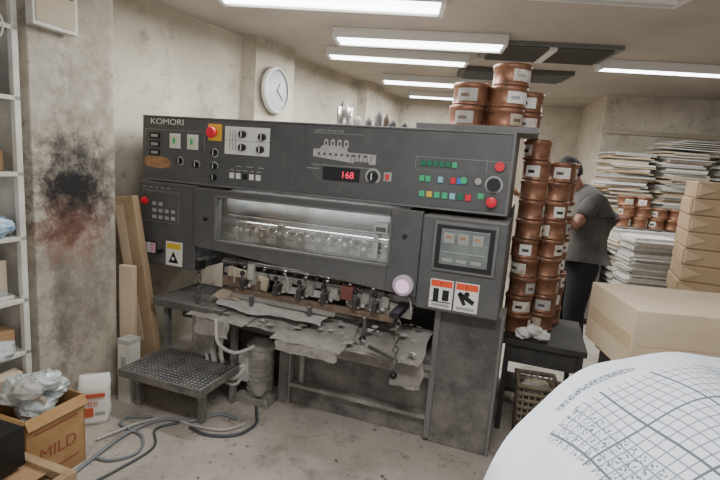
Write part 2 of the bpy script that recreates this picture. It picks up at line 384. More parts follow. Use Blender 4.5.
for x,z in ((0.31,1.505),(0.44,1.49),(0.58,1.575),(0.58,1.49),(0.58,1.42)):
    w.cyl((x,-0.022,z),0.02,0.022,M_black,'y',16);w.lathe((x,-0.003,z),[(0.021,0),(0.03,0)],M_line,'y',20,caps=False);w.b(x-0.002,x+0.002,-0.025,-0.02,z-0.015,z+0.015,M_white)
for i in range(5):
    x=0.70+i*0.048;w.b(x,x+0.03,-0.012,0.0,1.425,1.46,M_white if i!=2 else M_black);w.b(x,x+0.03,-0.004,0,1.475,1.48,M_line)
for i in range(3):
    x=0.74+i*0.08;w.b(x,x+0.045,-0.003,0,1.50,1.505,M_line)
w.prism([(1.27,1.645),(1.31,1.645),(1.325,1.665),(1.48,1.66),(1.49,1.635),(1.66,1.63),(1.66,1.575),(1.62,1.575),(1.62,1.585),(1.53,1.587),(1.53,1.575),(1.27,1.60)],-0.0035,0.004,M_paperg)
for i in range(4):
    x=1.335+i*0.042;w.prism([(x,1.66),(x,1.695),(x+0.01,1.705),(x+0.026,1.70),(x+0.03,1.66)],-0.0035,0.004,M_paperg)
    w.b(x+0.009,x+0.021,-0.005,0,1.67,1.69,M_grey)
for i in range(9):
    x=1.30+i*0.036;w.b(x,x+0.016,-0.005,0,1.61,1.625,M_grey)
for i in range(6):
    x=1.51+i*0.024;w.b(x,x+0.004,-0.005,0,1.585,1.625,M_grey)
w.b(1.265,1.67,-0.003,0.002,1.552,1.555,M_line);w.b(1.265,1.58,-0.003,0.002,1.735,1.7375,M_line)
w.b(1.34,1.57,-0.006,0.01,1.468,1.545,M_black)
for z in (1.53,1.512,1.494,1.476): w.b(1.235,1.315,-0.0025,0.002,z-0.003,z+0.003,M_line)
w.lathe((1.65,-0.003,1.51),[(0.034,0),(0.046,0)],M_paperg,'y',24,caps=False);w.cyl((1.65,-0.03,1.51),0.026,0.03,M_black,'y');w.b(1.647,1.653,-0.034,-0.02,1.49,1.53,M_white)
w.b(1.715,1.76,-0.008,0.01,1.49,1.54,M_paperg);w.b(1.727,1.748,-0.016,0,1.50,1.53,M_red)
for i in range(6): x=1.92+i*0.034;w.b(x,x+0.026,-0.010,0,1.592,1.622,M_dgrn if i<5 else M_grn)
row2=[M_grn,M_grn,None,M_cyan,None,M_red,M_blue]
for i,m in enumerate(row2):
    if m: x=1.92+i*0.034;w.b(x,x+0.027,-0.012,0,1.508,1.54,m)
row3=[M_grn,M_yel,M_grn,M_grn,M_cyan,M_dgrn,M_red]
for i,m in enumerate(row3): x=1.925+i*0.042;w.b(x,x+0.030,-0.012,0,1.425,1.457,m)
w.cyl((2.335,-0.02,1.615),0.024,0.02,M_red,'y');w.cyl((2.16,-0.015,1.53),0.018,0.015,M_grn,'y');w.cyl((2.235,-0.015,1.53),0.018,0.015,M_paperg,'y')
w.lathe((2.315,-0.003,1.52),[(0.036,0),(0.046,0)],M_line,'y',24,caps=False);w.cyl((2.315,-0.03,1.52),0.033,0.03,M_black,'y')
w.cyl((2.315,-0.04,1.43),0.018,0.04,M_red,'y');w.lathe((2.315,-0.045,1.43),[(0,0),(0.026,0.003),(0.028,0.015)],M_red,'y')
w.b(2.24,2.27,-0.008,0,1.44,1.47,M_grn)
for (xa,xb,za,zb) in ((1.89,2.38,1.41,1.64),(1.89,2.13,1.57,1.57),(2.27,2.27,1.41,1.64),(0.02,0.50,1.53,1.70)):
    if xa!=xb:
        for z in {za,zb}: w.b(xa,xb,-0.0022,0.001,z-0.001,z+0.001,M_line)
    if za!=zb:
        for x in {xa,xb}: w.b(x-0.001,x+0.001,-0.0022,0.001,za,zb,M_line)
w.obj('console_controls',P,0.0015)
text('logo_text','KOMORI',(0.065,-0.004,1.735),0.052,M_label,P,sx=1.35)
text('monitor_text','SAFETY MONITOR',(1.275,-0.004,1.742),0.022,M_line,P)
text('display_digits','168',(1.455,-0.008,1.487),0.055,M_redled,P)

w=MB()
w.prism([(0.03,0.82),(0.06,0.79),(0.46,0.79),(0.46,1.355),(0.0,1.355),(0.0,0.86)],-0.03,0.30,M_grey)
w.obj('left_control_box',P,0.008)
w=MB()
w.b(0.02,0.335,-0.036,-0.02,1.085,1.30,M_grey2);w.b(0.03,0.325,-0.039,-0.03,1.095,1.29,M_grey)
w.cyl((0.065,-0.06,1.225),0.016,0.03,M_red,'y');w.lathe((0.065,-0.07,1.225),[(0,0),(0.024,0.003),(0.026,0.016)],M_red,'y')
for j,z in enumerate((1.12,1.165,1.21)):
    for i in range(4 if j<2 else 2): x=0.12+i*0.052;w.b(x,x+0.028,-0.045,-0.03,z-0.01,z+0.012,M_line if (i+j)%3 else M_paperg)
for i in range(5): x=0.03+i*0.05;w.b(x,x+0.03,-0.034,-0.02,1.315,1.32,M_line)
w.b(0.025,0.145,-0.036,-0.02,0.86,0.95,M_black)
for x,m in ((0.035,M_pink),(0.075,M_white),(0.11,M_pink)): w.b(x,x+0.03,-0.05,-0.03,0.87,0.94,m)
w.b(0.225,0.36,-0.034,-0.02,0.80,0.965,M_label);w.b(0.235,0.35,-0.036,-0.02,0.915,0.955,M_yel)
w.prism([(0.25,0.82),(0.29,0.90),(0.33,0.82)],-0.037,-0.02,M_black);w.cyl((0.29,-0.04,0.85),0.012,0.01,M_white,'y')
w.cyl((0.20,-0.06,0.83),0.008,0.035,M_steel,'y');w.cyl((0.19,-0.06,0.89),0.014,0.03,M_black,'y')
w.obj('left_box_controls',P,0.0015)

w=MB();ya,yb=-0.055,0.0
w.prism([(0.47,0.965),(0.64,0.955),(0.64,1.345),(0.47,1.345)],ya,yb,M_grey)
w.prism([(1.79,0.875),(1.97,0.865),(1.97,1.345),(1.79,1.345)],ya,yb,M_grey)
w.b(0.64,1.79,ya,yb,1.305,1.345,M_grey)
w.prism([(0.64,0.955),(1.79,0.875),(1.79,1.02),(0.64,1.02)],ya,yb,M_grey)
w.obj('hood',P,0.003)
w=MB()
for a in ((0.63,1.80,1.300,1.312),(0.63,1.80,1.013,1.025),(0.63,0.642,1.013,1.312),(1.788,1.80,1.013,1.312)):
    w.b(a[0],a[1],ya-0.006,ya+0.004,a[2],a[3],M_grey2)
w.b(1.70,1.78,-0.062,-0.05,1.20,1.26,M_line);w.b(1.71,1.77,-0.064,-0.05,1.21,1.235,M_grey)
w.b(1.70,1.73,-0.062,-0.05,1.05,1.19,M_line)
w.cyl((0.56,-0.066,1.15),0.012,0.02,M_black,'y');w.cyl((1.88,-0.066,1.2),0.012,0.02,M_black,'y')
w.obj('window_frame',P)
w=MB();w.add([(0.64,-0.03,1.02),(1.79,-0.03,1.02),(1.79,-0.03,1.305),(0.64,-0.03,1.305)],[(0,1,2,3)],M_glass);w.obj('window_pane',P)
w=MB()
w.cyl((0.6,0.20,1.26),0.085,1.25,M_blanket,'x',28);w.cyl((0.6,0.32,1.12),0.08,1.25,M_chrome,'x',24);w.cyl((0.6,0.10,1.13),0.022,1.25,M_chrome,'x',20);w.cyl((0.6,0.2,0.99),0.07,1.3,M_blanket,'x',20)
for i in range(15):
    x=0.72+i*0.073
    w.b(x-0.014,x+0.014,0.05,0.10,1.03,1.09,M_steel);w.b(x-0.009,x+0.009,0.03,0.12,1.085,1.105,M_dust);w.cyl((x-0.006,0.07,1.105),0.01,0.012,M_chrome,'x',10)
for x,h_ in ((0.78,0.12),(0.93,0.09),(1.06,0.13),(1.2,0.1),(1.33,0.12),(1.5,0.11),(1.62,0.09)):
    w.b(x-0.02,x+0.02,0.02,0.05,1.03,1.03+h_,M_dark);w.cyl((x,0.015,1.03+h_*0.6),0.014,0.02,M_chrome,'y',12)
w.b(0.62,1.82,0.035,0.06,1.035,1.06,M_steel);w.b(0.62,1.82,0.10,0.12,1.165,1.175,M_dark)
w.obj('rollers',P)
ld=bpy.data.lights.new('hood_fill_light','AREA');ld.shape='RECTANGLE';ld.size=1.1;ld.size_y=0.04;ld.energy=3.5;lo=bpy.data.objects.new('hood_fill_light',ld);COL.objects.link(lo);lo.parent=P;lo.location=(1.2,0.03,1.355);lo.rotation_euler=(0.3,0,0)  # added fill behind the window to brighten the rollers, no real lamp

w=MB()
w.b(1.975,2.42,-0.075,0.30,0.815,1.335,M_grey)
w.obj('right_control_box',P,0.01)
w=MB()
w.b(2.045,2.375,-0.088,-0.07,1.045,1.31,M_grey2);w.b(2.06,2.36,-0.092,-0.08,1.06,1.295,M_black)
w.b(2.085,2.335,-0.094,-0.08,1.085,1.275,mat('lcd_screen',(112,120,116),0.25,c2=(90,96,96),scale=9,emit=0.12))
for i in range(3):
    w.b(2.10+i*0.075,2.155+i*0.075,-0.0955,-0.09,1.20,1.255,mat('lcd_box',(142,142,136),0.4,emit=0.1));w.b(2.11+i*0.075,2.14+i*0.075,-0.0965,-0.09,1.225,1.24,M_tape)
    w.b(2.10+i*0.075,2.155+i*0.075,-0.0955,-0.09,1.10,1.118,MATS['lcd_box'])
w.b(2.10,2.32,-0.0955,-0.09,1.15,1.155,MATS['lcd_box'])
for x in (2.05,2.185):
    w.b(x,x+0.125,-0.078,-0.07,0.835,0.995,M_label);w.b(x+0.005,x+0.12,-0.080,-0.07,0.955,0.99,M_orange)
    w.b(x+0.015,x+0.11,-0.0795,-0.07,0.845,0.862,M_line)
w.b(2.07,2.10,-0.080,-0.07,0.87,0.945,M_black);w.b(2.12,2.155,-0.080,-0.07,0.88,0.94,M_black);w.b(2.06,2.165,-0.080,-0.07,0.868,0.874,M_black)
w.b(2.20,2.295,-0.080,-0.07,0.90,0.925,M_black,rot=(0,0.5,0));w.b(2.215,2.235,-0.080,-0.07,0.87,0.94,M_black,rot=(0,-0.5,0));w.cyl((2.25,-0.081,0.935),0.014,0.01,M_black,'y',12)
w.obj('right_box_controls',P,0.001)
text('warning_text','!',(2.105,-0.081,0.958),0.035,M_black,P);text('warning_text_b','!',(2.24,-0.081,0.958),0.035,M_black,P)
w=MB();w.lathe((1.90,-0.10,0.93),[(0.0,0.006),(0.04,0.006)],mat('badge_face',(240,196,226),0.4,emit=0.6),'y',28,caps=False)  # badge, not a lamp; its face is given a glow of its own
w.lathe((1.90,-0.10,0.93),[(0.04,0.006),(0.042,0.0),(0.056,0.0),(0.060,0.01),(0.058,0.045)],mat('badge_rim',(190,176,188),0.4),'y',28,caps=False)
w.obj('round_badge',P)

w=MB()
w.b(2.11,2.44,0.0,0.20,0.0,0.82,M_dark)
w.b(2.11,2.40,0.20,1.15,0.0,1.37,M_dark)
w.b(2.08,2.115,-0.012,0.25,0.02,0.82,M_grey2)
w.b(2.435,2.455,-0.008,0.22,0.0,0.82,M_grey2)
w.obj('right_side_frame',P,0.006)
w=MB()
w.b(0.46,0.62,0.28,1.15,0.0,1.37,M_dark)
w.b(0.62,2.11,0.50,1.15,0.0,1.785,M_blackm)
w.b(0.0,0.46,0.50,1.0,0.9,1.5,M_blackm)
w.b(0.62,2.11,0.36,0.5,0.45,0.95,M_blackm)
w.obj('main_body',P,0.006)
w=MB()
w.b(1.11,1.19,0.0,0.14,0.0,0.46,M_dust);w.b(1.12,1.18,-0.01,0.02,0.02,0.44,M_dark)
w.b(1.19,2.11,0.0,0.10,0.385,0.44,M_dust)
w.b(1.19,2.11,0.06,0.09,0.15,0.385,M_dark)
w.b(1.19,2.11,-0.005,0.10,0.13,0.155,M_dust)
w.b(1.19,2.11,0.03,0.08,0.0,0.13,M_dark)
w.b(1.24,1.27,0.03,0.06,0.10,0.385,M_dust)
w.b(0.62,1.11,0.30,0.5,0.0,0.5,M_dark)
w.obj('lower_frame',P,0.004)
w=MB()
w.b(0.66,2.02,0.02,0.05,0.80,0.835,M_dust)
w.cyl((0.60,0.10,0.86),0.022,1.5,M_steel,'x',16);w.cyl((0.60,0.24,0.80),0.05,1.5,M_dust,'x',18)
w.b(0.80,1.86,-0.06,-0.03,0.695,0.735,M_rust);w.b(0.78,1.5,-0.08,-0.055,0.675,0.70,M_dust,rot=(0,0.01,0))
w.b(0.68,0.95,-0.03,0.0,0.73,0.79,M_rust);w.b(0.70,1.0,0.0,0.02,0.745,0.83,M_paperb,rot=(0,0.15,0))
w.b(1.55,1.95,-0.02,0.01,0.73,0.80,M_dust,rot=(0,0.04,0));w.b(1.05,1.5,-0.02,0.0,0.75,0.79,M_paperg,rot=(0,-0.03,0))
for x in (0.86,1.10,1.26,1.42,1.62,1.74):
    w.b(x-0.014,x+0.014,-0.085,0.05,0.74,0.80,M_blackm);w.cyl((x,-0.075,0.80),0.010,0.04,M_dark,'z',12);w.ball((x,-0.075,0.845),0.015,M_black,12,8)
    w.b(x-0.03,x+0.03,-0.07,-0.05,0.745,0.76,M_steel)
    w.cyl((x+0.05,-0.07,0.77),0.012,0.07,M_chrome,'y',12);w.b(x+0.03,x+0.075,-0.04,0.0,0.77,0.83,M_dust)
for x in (0.95,1.35,1.70): w.b(x-0.010,x+0.010,-0.11,-0.085,0.60,0.72,M_dark,rot=(0.2,0,0.1));w.ball((x,-0.12,0.59),0.02,M_black,12,8)
w.b(1.52,1.60,-0.05,0.0,0.78,0.86,mat('rust_red',(112,66,58),0.7))
w.b(0.88,0.92,-0.05,-0.02,0.80,0.90,M_paperg)
for i in range(18):
    x=0.7+i*0.075;w.cyl((x,0.10,0.835),0.036,0.018,M_chrome if i%2 else M_rust,'x',16)
for i in range(10):
    x=0.72+i*0.13;w.tube([(x,0.05,0.82),(x+0.02,-0.01,0.86),(x+0.05,-0.03,0.82),(x+0.06,-0.04,0.76)],0.005,[M_hose,M_cab2,M_black][i%3],6,5)
w.obj('gripper_rails',P,0.002)
w=MB()
w.drape(0.58,1.00,0.14,0.665,-0.26,0.575,M_dust)
w.drape(0.92,1.30,0.10,0.645,-0.22,0.565,M_dust)
w.drape(1.20,1.64,0.12,0.64,-0.30,0.555,M_dust)
w.drape(1.55,2.06,0.12,0.63,-0.24,0.55,M_dust)
w.drape(1.90,2.07,-0.14,0.56,-0.17,0.38,M_dust,nx=8,amp=0.004)
w.drape(0.66,0.90,-0.255,0.575,-0.275,0.48,M_dust,nx=8,ny=4,amp=0.004)
w.drape(1.24,1.62,-0.298,0.556,-0.31,0.50,M_dust,nx=8,ny=4,amp=0.004)
w.drape(0.72,1.45,-0.02,0.685,-0.15,0.63,M_paperg,nx=24,ny=6,amp=0.012,edge=0.015)
w.drape(0.66,0.85,0.1,0.70,-0.10,0.665,M_paperb,nx=10,ny=6,amp=0.01)
w.b(0.64,2.08,0.0,0.35,0.44,0.50,M_dark);w.b(1.19,2.09,-0.015,0.02,0.44,0.47,M_dust)
for i in range(90):
    x=random.uniform(0.66,2.03);y=random.uniform(-0.22,0.08);w.scrap((x,y,0.60+0.28*(y+0.12)+0.012),random.uniform(0.012,0.04),random.choice([M_dust,M_paper,M_dark,M_paperg,M_paperb,M_blackm]))
w.obj('dusty_trays',P)
def chain(w,x,y,z0,z1,r=0.014):
    z=z0;k=0
    while z>z1:
        pts=[]
        for i in range(8):
            a=i*math.pi/4;u=r*0.7*math.cos(a);v=r*1.2*math.sin(a)
            pts.append((x+u,y,z+v) if k%2 else (x,y+u,z+v))
        w.tube(pts,0.0042,M_dark,6,1,True);z-=r*1.7;k+=1
w=MB();chain(w,0.585,-0.14,0.84,0.50,0.02);w.b(0.57,0.60,-0.16,-0.10,0.84,0.90,M_black);w.ball((0.585,-0.14,0.48),0.022,M_black,12,8);w.cyl((0.585,-0.14,0.90),0.015,0.14,M_steel,'y',12)
chain(w,1.935,-0.26,0.80,0.50,0.02);w.ball((1.935,-0.26,0.48),0.02,M_black,12,8);w.b(1.89,1.94,-0.28,-0.05,0.80,0.83,M_black)
w.b(1.78,1.93,-0.27,-0.255,0.585,0.605,M_blackm,rot=(0,0.3,0))
w.obj('hanging_chains',P)
w=MB()
w.b(0.86,1.10,-0.12,0.12,0.0,0.05,M_dust)
w.cyl((0.98,-0.01,0.05),0.085,0.30,M_dust,'z',24);w.lathe((0.98,-0.01,0.35),[(0.085,0),(0.095,0.01),(0.095,0.035),(0.06,0.06),(0.03,0.07)],M_dust,'z',24)
w.b(0.88,0.95,-0.12,-0.03,0.15,0.32,M_paperg);w.cyl((1.04,-0.13,0.12),0.04,0.06,M_dust,'y',18)
for i in range(7): w.lathe((0.98,-0.01,0.08+i*0.035),[(0.085,0),(0.093,0.004),(0.085,0.01)],M_dust,'z',24,caps=False)
w.obj('air_pump',P,0.004)
w=MB()
for dx,r in ((0,0.02),(0.06,0.014),(-0.05,0.012)):
    w.tube([(0.76+dx,-0.02,0.62),(0.72+dx,-0.10,0.50),(0.70+dx,-0.14,0.35),(0.76+dx,-0.16,0.20),(0.88,-0.15,0.18+dx),(0.93,-0.10,0.26)],r,M_hose)
w.tube([(0.60,0.0,0.60),(0.56,-0.08,0.45),(0.60,-0.08,0.28),(0.70,-0.05,0.1),(0.80,-0.02,0.02)],0.012,M_cab2)
w.tube([(0.80,-0.25,0.58),(0.84,-0.28,0.45),(0.92,-0.22,0.38),(1.02,-0.16,0.42)],0.012,M_hose)
w.obj('hoses',P)
w=MB()
def step(x0,x1,y0,y1,z,th=0.035):
    w.b(x0,x1,y0,y1,z-th,z,M_tread);w.b(x0-0.006,x1+0.006,y0-0.006,y0,z-th-0.01,z+0.004,M_dark)
    w.b(x0-0.006,x0,y0,y1,z-th-0.01,z+0.004,M_dark);w.b(x1,x1+0.006,y0,y1,z-th-0.01,z+0.004,M_dark)
step(0.28,0.80,-0.20,0.26,0.615);step(0.32,0.90,-0.52,-0.12,0.26)
for x in (0.34,0.86): w.b(x-0.015,x+0.015,-0.16,-0.12,0.0,0.6 if x<0.5 else 0.56,M_dark)
for x in (0.37,0.84): w.b(x-0.018,x+0.018,-0.44,-0.40,0.0,0.22,M_dark)
w.b(0.30,0.80,0.05,0.26,0.42,0.575,M_dark)
w.b(0.36,0.86,-0.15,-0.12,0.17,0.21,M_dark);w.b(0.55,0.72,-0.16,-0.10,0.30,0.56,M_dust)
w.obj('operator_steps',P,0.002)
# ------------------------------------------------------------ things on top of console
LABM=[M_labw,M_labw,M_label,M_paperb,M_paperg]
def can(w,x,y,z,r,h,lab=True,la=None):
    w.lathe((x,y,z),[(r*0.97,0),(r,0.004),(r,0.010),(r*0.975,0.013),(r*0.975,h-0.028),(r*1.03,h-0.024),(r*1.03,h-0.004),(r*0.97,h),(r*0.93,h-0.006),(0.0,h-0.006)],M_copper,'z',28,caps=False)
    w.lathe((x,y,z+h-0.0055),[(r*0.92,0),(r*0.4,0.001),(0,0.001)],M_copperd,'z',28,caps=False)
    if lab:
        a=la if la is not None else random.uniform(-3.3,-0.6)
        w.lathe((x,y,z),[(r*0.985,0.020),(r*0.985,h-0.032)],random.choice(LABM),'z',14,a0=a,a1=a+random.uniform(0.8,1.6),caps=False)
        w.lathe((x,y,z),[(r*0.992,h*0.35),(r*0.992,h*0.5)],random.choice([M_black,M_rust,M_grey,M_line]),'z',8,a0=a+0.2,a1=a+0.7,caps=False)
def loc2w(x,y):
    c,s=math.cos(math.radians(-19.3)),math.sin(math.radians(-19.3));return (-1.51+c*x-s*y,3.29+s*x+c*y)
w=MB();w.b(1.86,2.50,0.06,0.48,1.793,1.815,M_dust);w.b(1.86,2.50,0.05,0.062,1.793,1.825,M_grey2);w.obj('can_tray',P,0.003)
e=empty('ink_can_stack',(0,0,0));w=MB()
def topcan(x,y,lev,r=0.098,h=0.118):
    X,Y=loc2w(x,y);can(w,X,Y,1.817+lev*(h+0.001),r,h,la=random.uniform(-2.6,-1.4))
for l in range(3): topcan(2.315+0.006*l,0.20,l,0.098,0.112)
for l in range(2): topcan(2.11+0.01*l,0.20,l)
for l in range(2): topcan(2.22,0.375,l,0.08)
for l in range(2): topcan(2.42,0.38,l,0.085,0.11)
w.obj('cans',e)
w=MB();x,y=loc2w(1.37,0.2);w.lathe((x,y,1.796),[(0.045,0),(0.05,0.11),(0.047,0.11),(0.043,0.01)],M_steel,'z',24);
for i in range(5): a=i*1.3;w.b(x+0.02*math.cos(a)-0.004,x+0.02*math.cos(a)+0.004,y+0.02*math.sin(a)-0.004,y+0.02*math.sin(a)+0.004,1.805,1.90+0.012*i,[M_grey,M_black,M_grey2,M_rust,M_steel][i],rot=(0.1*math.cos(i),0.12*math.sin(i*2),0))
w.obj('pen_cup')
w=MB()
for i,(lx,r,hh,m) in enumerate(((1.46,0.028,0.06,M_paperg),(1.53,0.02,0.06,M_dark),(1.59,0.024,0.10,M_grey2),(1.64,0.016,0.08,M_rust),(1.68,0.02,0.05,M_dark),(1.75,0.02,0.04,M_dark))):
    x,y=loc2w(lx,0.2);w.lathe((x,y,1.796),[(r,0),(r,hh*0.65),(r*0.45,hh*0.8),(r*0.45,hh),(0,hh)],m,'z',14)
w.obj('small_bottles')

# ------------------------------------------------------------ can towers beside the press
e=empty('side_table',(1.19,2.98,0),math.radians(-19.3));w=MB()
M_tab=mat('table_black',(44,43,42),0.6,c2=(62,59,56),scale=9)
w.b(-0.2,0.27,-0.28,0.34,0.565,0.60,M_tab)
for x in (-0.17,0.24):
    for y in (-0.25,0.31): w.b(x-0.015,x+0.015,y-0.015,y+0.015,0,0.565,M_tab)
w.b(-0.17,0.24,-0.255,-0.245,0.45,0.565,M_tab);w.b(-0.17,0.24,0.0,0.3,0.14,0.16,M_tab)
w.obj('table_frame',e,0.003)
def tower(x,y,z,n,r=0.083,h=0.118):
    w=MB()
    for i in range(n):
        can(w,x+random.uniform(-0.010,0.010),y+random.uniform(-0.006,0.006),z+i*(h+0.001),r,h)
    w.obj('ink_can_stack')
tower(1.03,2.95,0.602,10,0.08);tower(1.205,3.02,0.602,9);tower(1.12,3.20,0.602,9,0.078);tower(1.31,3.18,0.602,9,0.078)
w=MB()
for c in ((1.03,2.78,0.642),(1.13,2.775,0.638),(1.08,2.765,0.665)): w.ball(c,(0.055,0.04,0.033),M_paper,9,6,0.22)
w.obj('crumpled_paper')
e=empty('waste_basket',(1.10,2.66,0),math.radians(-12));w=MB()
WB=mat('weathered_wicker',(128,114,96),0.85,c2=(90,82,72),scale=30)
for k in range(9):
    z=0.013+k*0.042;s_=0.085+0.020*k/9
    w.tube([(-s_,-s_,z),(s_,-s_,z),(s_,s_,z),(-s_,s_,z)],0.013,WB,6,1,True)
for i in range(6):
    t=-0.085+i*0.034
    for a,b_ in ((t,-0.105),(t,0.105),(-0.105,t),(0.105,t)): w.tube([(a*0.85,b_*0.85,0),(a,b_,0.39)],0.006,WB,6,1)
w.tube([(-0.11,-0.11,0.395),(0.11,-0.11,0.395),(0.11,0.11,0.395),(-0.11,0.11,0.395)],0.014,WB,6,1,True)
w.b(-0.07,0.07,-0.07,0.07,0.005,0.33,M_grey)
for i in range(12): w.ball((random.uniform(-0.055,0.055),random.uniform(-0.055,0.055),0.36),(0.04,0.04,0.03),[M_paperb,M_paperg,M_dust][i%3],8,6,0.25)
w.obj('basket',e)

# ------------------------------------------------------------ paper stacks at the right
def sheets(name,x,y,W,D,z0,z1,rz,ms,t=(0.008,0.03),jit=0.03,pal=True,ra=0.03):
    e=empty(name,(x,y,0),rz);w=MB();z=z0
    if pal:
        for a in (-W/2,-0.05,W/2-0.1): w.b(a,a+0.1,-D/2,D/2,0,0.09,M_wood)
        w.b(-W/2,W/2,-D/2,D/2,0.09,0.12,M_wood);z=max(z,0.12)
    while z<z1:
        h=random.uniform(*t);jx=random.gauss(0,jit/2);jy=random.gauss(0,jit/3);a=random.gauss(0,ra)
        s=random.uniform(0.86,1.0)
        w.b(-W/2*s+jx,W/2*s+jx,-D/2*s+jy,D/2*s+jy,z,z+h*0.88,random.choice(ms),rot=(0,0,a));z+=h
    w.obj('sheets',e)
PM=[M_paper,M_paperg,M_paperb,M_paper,M_paperg,M_kraft]
sheets('paper_stack',2.98,5.05,0.62,0.34,0.12,1.08,-0.1,PM)
sheets('paper_stack',2.92,5.56,0.48,0.40,0.12,1.88,-0.05,PM,jit=0.07,ra=0.06)
sheets('paper_stack',3.50,5.50,0.5,0.40,0.12,1.92,-0.05,PM,jit=0.07,ra=0.06)
sheets('paper_stack',4.15,5.35,0.55,0.40,0.12,1.9,0.0,PM,jit=0.06,ra=0.05)
sheets('paper_stack',2.78,4.60,0.42,0.34,0.12,1.06,-0.1,[M_paper,M_paperg,M_paper],t=(0.006,0.02),jit=0.03)
w=MB()
for r_ in range(3):
    for i in range(4 if r_<2 else 2): can(w,2.74+i*0.165+0.02*(r_%2),5.05-i*0.016,1.11+r_*0.108,0.079,0.107)
w.obj('ink_can_stack')
w=MB()
for i in range(5): w.b(3.22+i*0.03,3.80+i*0.04,5.28,5.7,1.955+i*0.022,1.963+i*0.022,PM[i],rot=(0,0.02-0.01*i,0.06*i-0.12))
w.obj('loose_sheets')
# made-up low cabinet, added to darken the area behind the worker
e=empty('dark_filler_cabinet',(2.28,5.3,0),math.radians(-6));w=MB()
w.b(-0.34,0.34,-0.22,0.22,0.04,0.85,M_tab);w.b(-0.36,0.36,-0.24,0.24,0.85,0.88,M_grey)
for x in (-0.33,0.005): w.b(x,x+0.325,-0.232,-0.22,0.07,0.83,M_dark);w.b(x+0.27 if x<0 else x+0.03,x+0.285 if x<0 else x+0.045,-0.25,-0.23,0.4,0.55,M_steel)
w.b(-0.3,0.3,-0.18,0.18,0,0.04,M_black)
w.obj('filler_body',e,0.004)
def reams(x,y,rz,n,W=0.62,D=0.5,h=0.125,m=M_kraft):
    e=empty('wrapped_paper_reams',(x,y,0),rz);w=MB()
    w.b(-W/2,W/2,-D/2,D/2,0,0.1,M_wood)
    for i in range(n):
        z=0.1+i*(h+0.002);j=random.uniform(-0.012,0.012);jr=random.uniform(-0.02,0.02)
        w.b(-W/2+j,W/2+j,-D/2,D/2,z,z+h,m,rot=(0,0,jr))
        for sgn in (-1,1):
            xe=j+sgn*W/2
            w.prism([(xe-sgn*0.012,z+0.012),(xe-sgn*0.14,z+h*0.5),(xe-sgn*0.012,z+h-0.012)],-D/2-0.008,-D/2+0.012,M_kraftf)
    w.obj('reams',e,0.014)
reams(2.86,3.72,math.radians(-25),12)
# ------------------------------------------------------------ foreground right
e=empty('packing_table',(1.62,1.95,0));w=MB()
w.b(-0.46,0.45,-0.20,0.25,0.80,0.84,M_dark)
for x in (-0.44,0.40):
    for y in (-0.17,0.22): w.b(x,x+0.04,y-0.02,y+0.02,0,0.8,M_dark)
w.obj('table_frame',e,0.003)
e=empty('wrapped_paper_parcel',(1.57,1.96,0.842),math.radians(-5));w=MB()
w.b(-0.47,0.45,-0.22,0.24,0,0.265,M_kraftl)
w.b(-0.471,-0.468,-0.2,0.22,0.1,0.16,M_kraftf);w.b(-0.45,0.44,-0.2215,-0.218,0.125,0.128,M_kraftf)
w.obj('parcel',e,0.028)
e=empty('work_table',(1.25,0.88,0));w=MB()
w.b(-0.6,0.6,-0.4,0.38,0.78,0.82,M_wood)
for x in (-0.55,0.5):
    for y in (-0.35,0.31): w.b(x,x+0.05,y,y+0.05,0,0.78,M_wood)
w.obj('table_frame',e,0.003)
